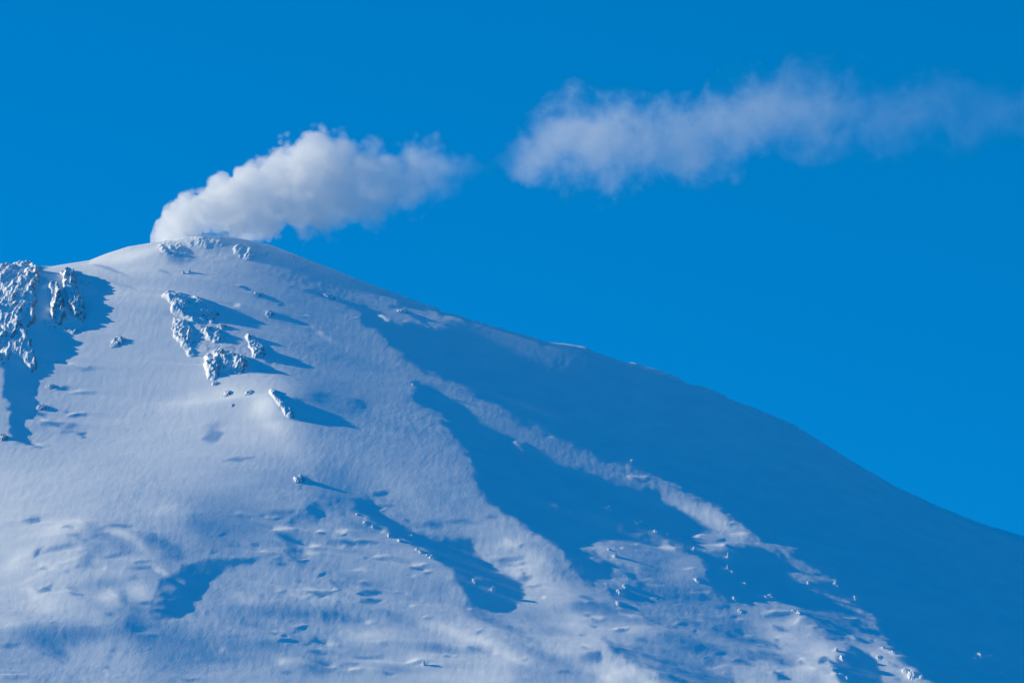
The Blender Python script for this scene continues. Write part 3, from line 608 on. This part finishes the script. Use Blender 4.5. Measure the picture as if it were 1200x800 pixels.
# ------------------------------------------------------------------ steam
def steam(name, label, prof, yc, seed, warp, scales, amps, edge, dens, squash=1.0, step=.1, aniso=.2):
    """prof: (u, v, radius px, density, edge) along the plume; a closed hull round it is filled with billowing vapour"""
    k = (yc-CAM_Y)/FPX
    P = [unproject(u, v, yc) for u, v, *_ in prof]
    xs = np.array([q[0] for q in P]); zs = np.array([q[2] for q in P]); rs = np.array([a[2] for a in prof])*k
    dn = np.array([a[3] for a in prof]); ed = np.array([a[4] for a in prof])
    x0, x1 = xs[0], xs[-1]
    # hull
    bm = bmesh.new(); rings = []
    ns, nr = 90, 36
    for i in range(ns):
        x = x0 + (x1-x0)*i/(ns-1)
        zc = np.interp(x, xs, zs); r = np.interp(x, xs, rs)*1.3 + 6
        rings.append([bm.verts.new((x, yc + r*squash*math.cos(a)*(1+.06*float(perlin(x/60, a*2, seed+3))), zc + r*math.sin(a)*(1+.08*float(perlin(x/50, a*2, seed+4))))) for a in (2*math.pi*j/nr for j in range(nr))])
    for a, b in zip(rings, rings[1:]):
        for j in range(nr): bm.faces.new((a[j], a[(j+1) % nr], b[(j+1) % nr], b[j]))
    bm.faces.new(rings[0][::-1]); bm.faces.new(rings[-1])
    bmesh.ops.recalc_face_normals(bm, faces=bm.faces)
    me = bpy.data.meshes.new(name); bm.to_mesh(me); bm.free()
    m = bpy.data.materials.new(name); nt, out = nodes(m); L = nt.links
    def math_(op, a, b=None, c=None):
        n = N(nt, 'ShaderNodeMath', operation=op)
        for i, q in enumerate((a, b, c)):
            if q is None: continue
            if isinstance(q, (int, float)): n.inputs[i].default_value = q
            else: L.new(q, n.inputs[i])
        return n.outputs[0]
    geo = N(nt, 'ShaderNodeNewGeometry')
    no = N(nt, 'ShaderNodeTexNoise'); no.inputs['Scale'].default_value = warp[0]; no.inputs['Detail'].default_value = 3
    L.new(geo.outputs['Position'], no.inputs['Vector'])
    sub = N(nt, 'ShaderNodeVectorMath', operation='SUBTRACT'); sub.inputs[1].default_value = (.5, .5, .5); L.new(no.outputs['Color'], sub.inputs[0])
    mad = N(nt, 'ShaderNodeVectorMath', operation='MULTIPLY_ADD'); mad.inputs[1].default_value = (warp[1],)*3
    L.new(sub.outputs[0], mad.inputs[0]); L.new(geo.outputs['Position'], mad.inputs[2])
    Pw = mad.outputs[0]
    sx = N(nt, 'ShaderNodeSeparateXYZ'); L.new(Pw, sx.inputs[0])
    sp = N(nt, 'ShaderNodeSeparateXYZ'); L.new(geo.outputs['Position'], sp.inputs[0])
    s = math_('DIVIDE', math_('SUBTRACT', sx.outputs['X'], float(x0)), float(x1-x0))
    def curve(vals):
        lo, hi = float(min(vals)), float(max(vals)); hi = hi if hi > lo else lo+1
        n = N(nt, 'ShaderNodeFloatCurve'); cm = n.mapping; c = cm.curves[0]
        pts = [((x-x0)/(x1-x0), (v-lo)/(hi-lo)) for x, v in zip(xs, vals)]
        c.points[0].location = pts[0]; c.points[1].location = pts[-1]
        for p in pts[1:-1]: c.points.new(*p)
        for p in c.points: p.handle_type = 'AUTO_CLAMPED'
        cm.update(); L.new(s, n.inputs['Value'])
        return math_('MULTIPLY_ADD', n.outputs[0], hi-lo, lo)
    zc, rr, dd, ee = curve(zs), curve(rs), curve(dn), curve(ed)
    dz = math_('SUBTRACT', sx.outputs['Z'], zc); dy = math_('DIVIDE', math_('SUBTRACT', sx.outputs['Y'], float(yc)), float(squash))
    q = math_('DIVIDE', math_('SQRT', math_('ADD', math_('MULTIPLY', dz, dz), math_('MULTIPLY', dy, dy))), rr)
    shape = math_('SUBTRACT', 1.0, q)
    for (kind, sc), a in zip(scales, amps):
        if kind == 'puff':
            v = N(nt, 'ShaderNodeTexVoronoi', feature='SMOOTH_F1' if sc > .02 and False else 'F1'); v.inputs['Scale'].default_value = sc
            L.new(Pw, v.inputs['Vector'])
            shape = math_('ADD', shape, math_('MULTIPLY', math_('SUBTRACT', .48, v.outputs['Distance']), a))
        else:
            v = N(nt, 'ShaderNodeTexNoise'); v.inputs['Scale'].default_value = sc; v.inputs['Detail'].default_value = 5; v.inputs['Roughness'].default_value = .6
            L.new(Pw, v.inputs['Vector'])
            shape = math_('ADD', shape, math_('MULTIPLY', math_('SUBTRACT', v.outputs['Fac'], .5), a))
    mr = N(nt, 'ShaderNodeMapRange', interpolation_type='SMOOTHSTEP'); L.new(shape, mr.inputs['Value']); L.new(ee, mr.inputs['From Max'])
    density = math_('MULTIPLY', mr.outputs[0], math_('MULTIPLY', dd, dens))
    qf = N(nt, 'ShaderNodeMapRange', interpolation_type='SMOOTHSTEP'); qf.inputs['From Min'].default_value = 1.3; qf.inputs['From Max'].default_value = 1.02; L.new(q, qf.inputs['Value'])
    density = math_('MULTIPLY', density, qf.outputs[0])
    # nothing beyond either end
    density = math_('MULTIPLY', density, math_('GREATER_THAN', s, 0.0))
    pv = N(nt, 'ShaderNodeVolumePrincipled'); pv.inputs['Color'].default_value = (.995, .995, .995, 1); pv.inputs['Anisotropy'].default_value = aniso
    L.new(density, pv.inputs['Density']); L.new(pv.outputs[0], out.inputs['Volume'])
    rgb = N(nt, 'ShaderNodeRGB'); rgb.outputs[0].default_value = (1, 1, 1, 1)
    tr = N(nt, 'ShaderNodeBsdfTransparent'); L.new(rgb.outputs[0], tr.inputs['Color']); L.new(tr.outputs[0], out.inputs['Surface'])
    for hold in (m, getattr(m, 'cycles', None)):
        if hold is not None and hasattr(hold, 'volume_step_rate'): hold.volume_step_rate = step
    me.materials.append(m)
    o = bpy.data.objects.new(name, me); C.objects.link(o)
    return tag(o, label, 'steam')

PLUME = [(176,284,5,1.3,.1),(186,272,17,1.3,.12),(205,260,27,1.25,.14),(235,250,33,1.2,.17),(265,241,43,1.15,.2),(300,236,48,1.05,.24),(335,222,57,1,.28),(375,214,63,.85,.36),(420,217,55,.62,.5),
         (460,216,48,.45,.65),(495,206,46,.32,.75),(522,200,36,.2,.85),(548,200,24,.07,.95),(580,202,14,.0,1)]
DRIFT = [(570,192,8,.0,.9),(592,188,22,.2,.9),(615,175,46,.75,.9),(650,168,54,1,.9),(690,170,66,1.05,.95),(740,165,58,1.05,.95),(800,160,54,.95,1),(860,146,60,.66,1.05),(910,130,62,.5,1.1),(960,130,60,.38,1.15),
         (1010,132,60,.27,1.2),(1060,136,56,.19,1.25),(1120,132,52,.14,1.3),(1180,130,50,.11,1.3),(1260,125,48,.12,1.3),(1400,120,40,.08,1.3)]
steam('steam_plume', 'dense white billowing steam plume rising from the summit crater', PLUME, 75.0, 61, (.011, 46),
      [('puff', .012), ('puff', .025), ('noise', .05)], [.85, .55, .4], None, .019, 1.0, .12, 0.0)
steam('steam_cloud', 'thin pale steam cloud drifting away to the right in the blue sky', DRIFT, 160.0, 71, (.006, 100),
      [('noise', .007), ('noise', .018)], [2.5, 1.7], None, .0043, 1.0, .09, 0.0)
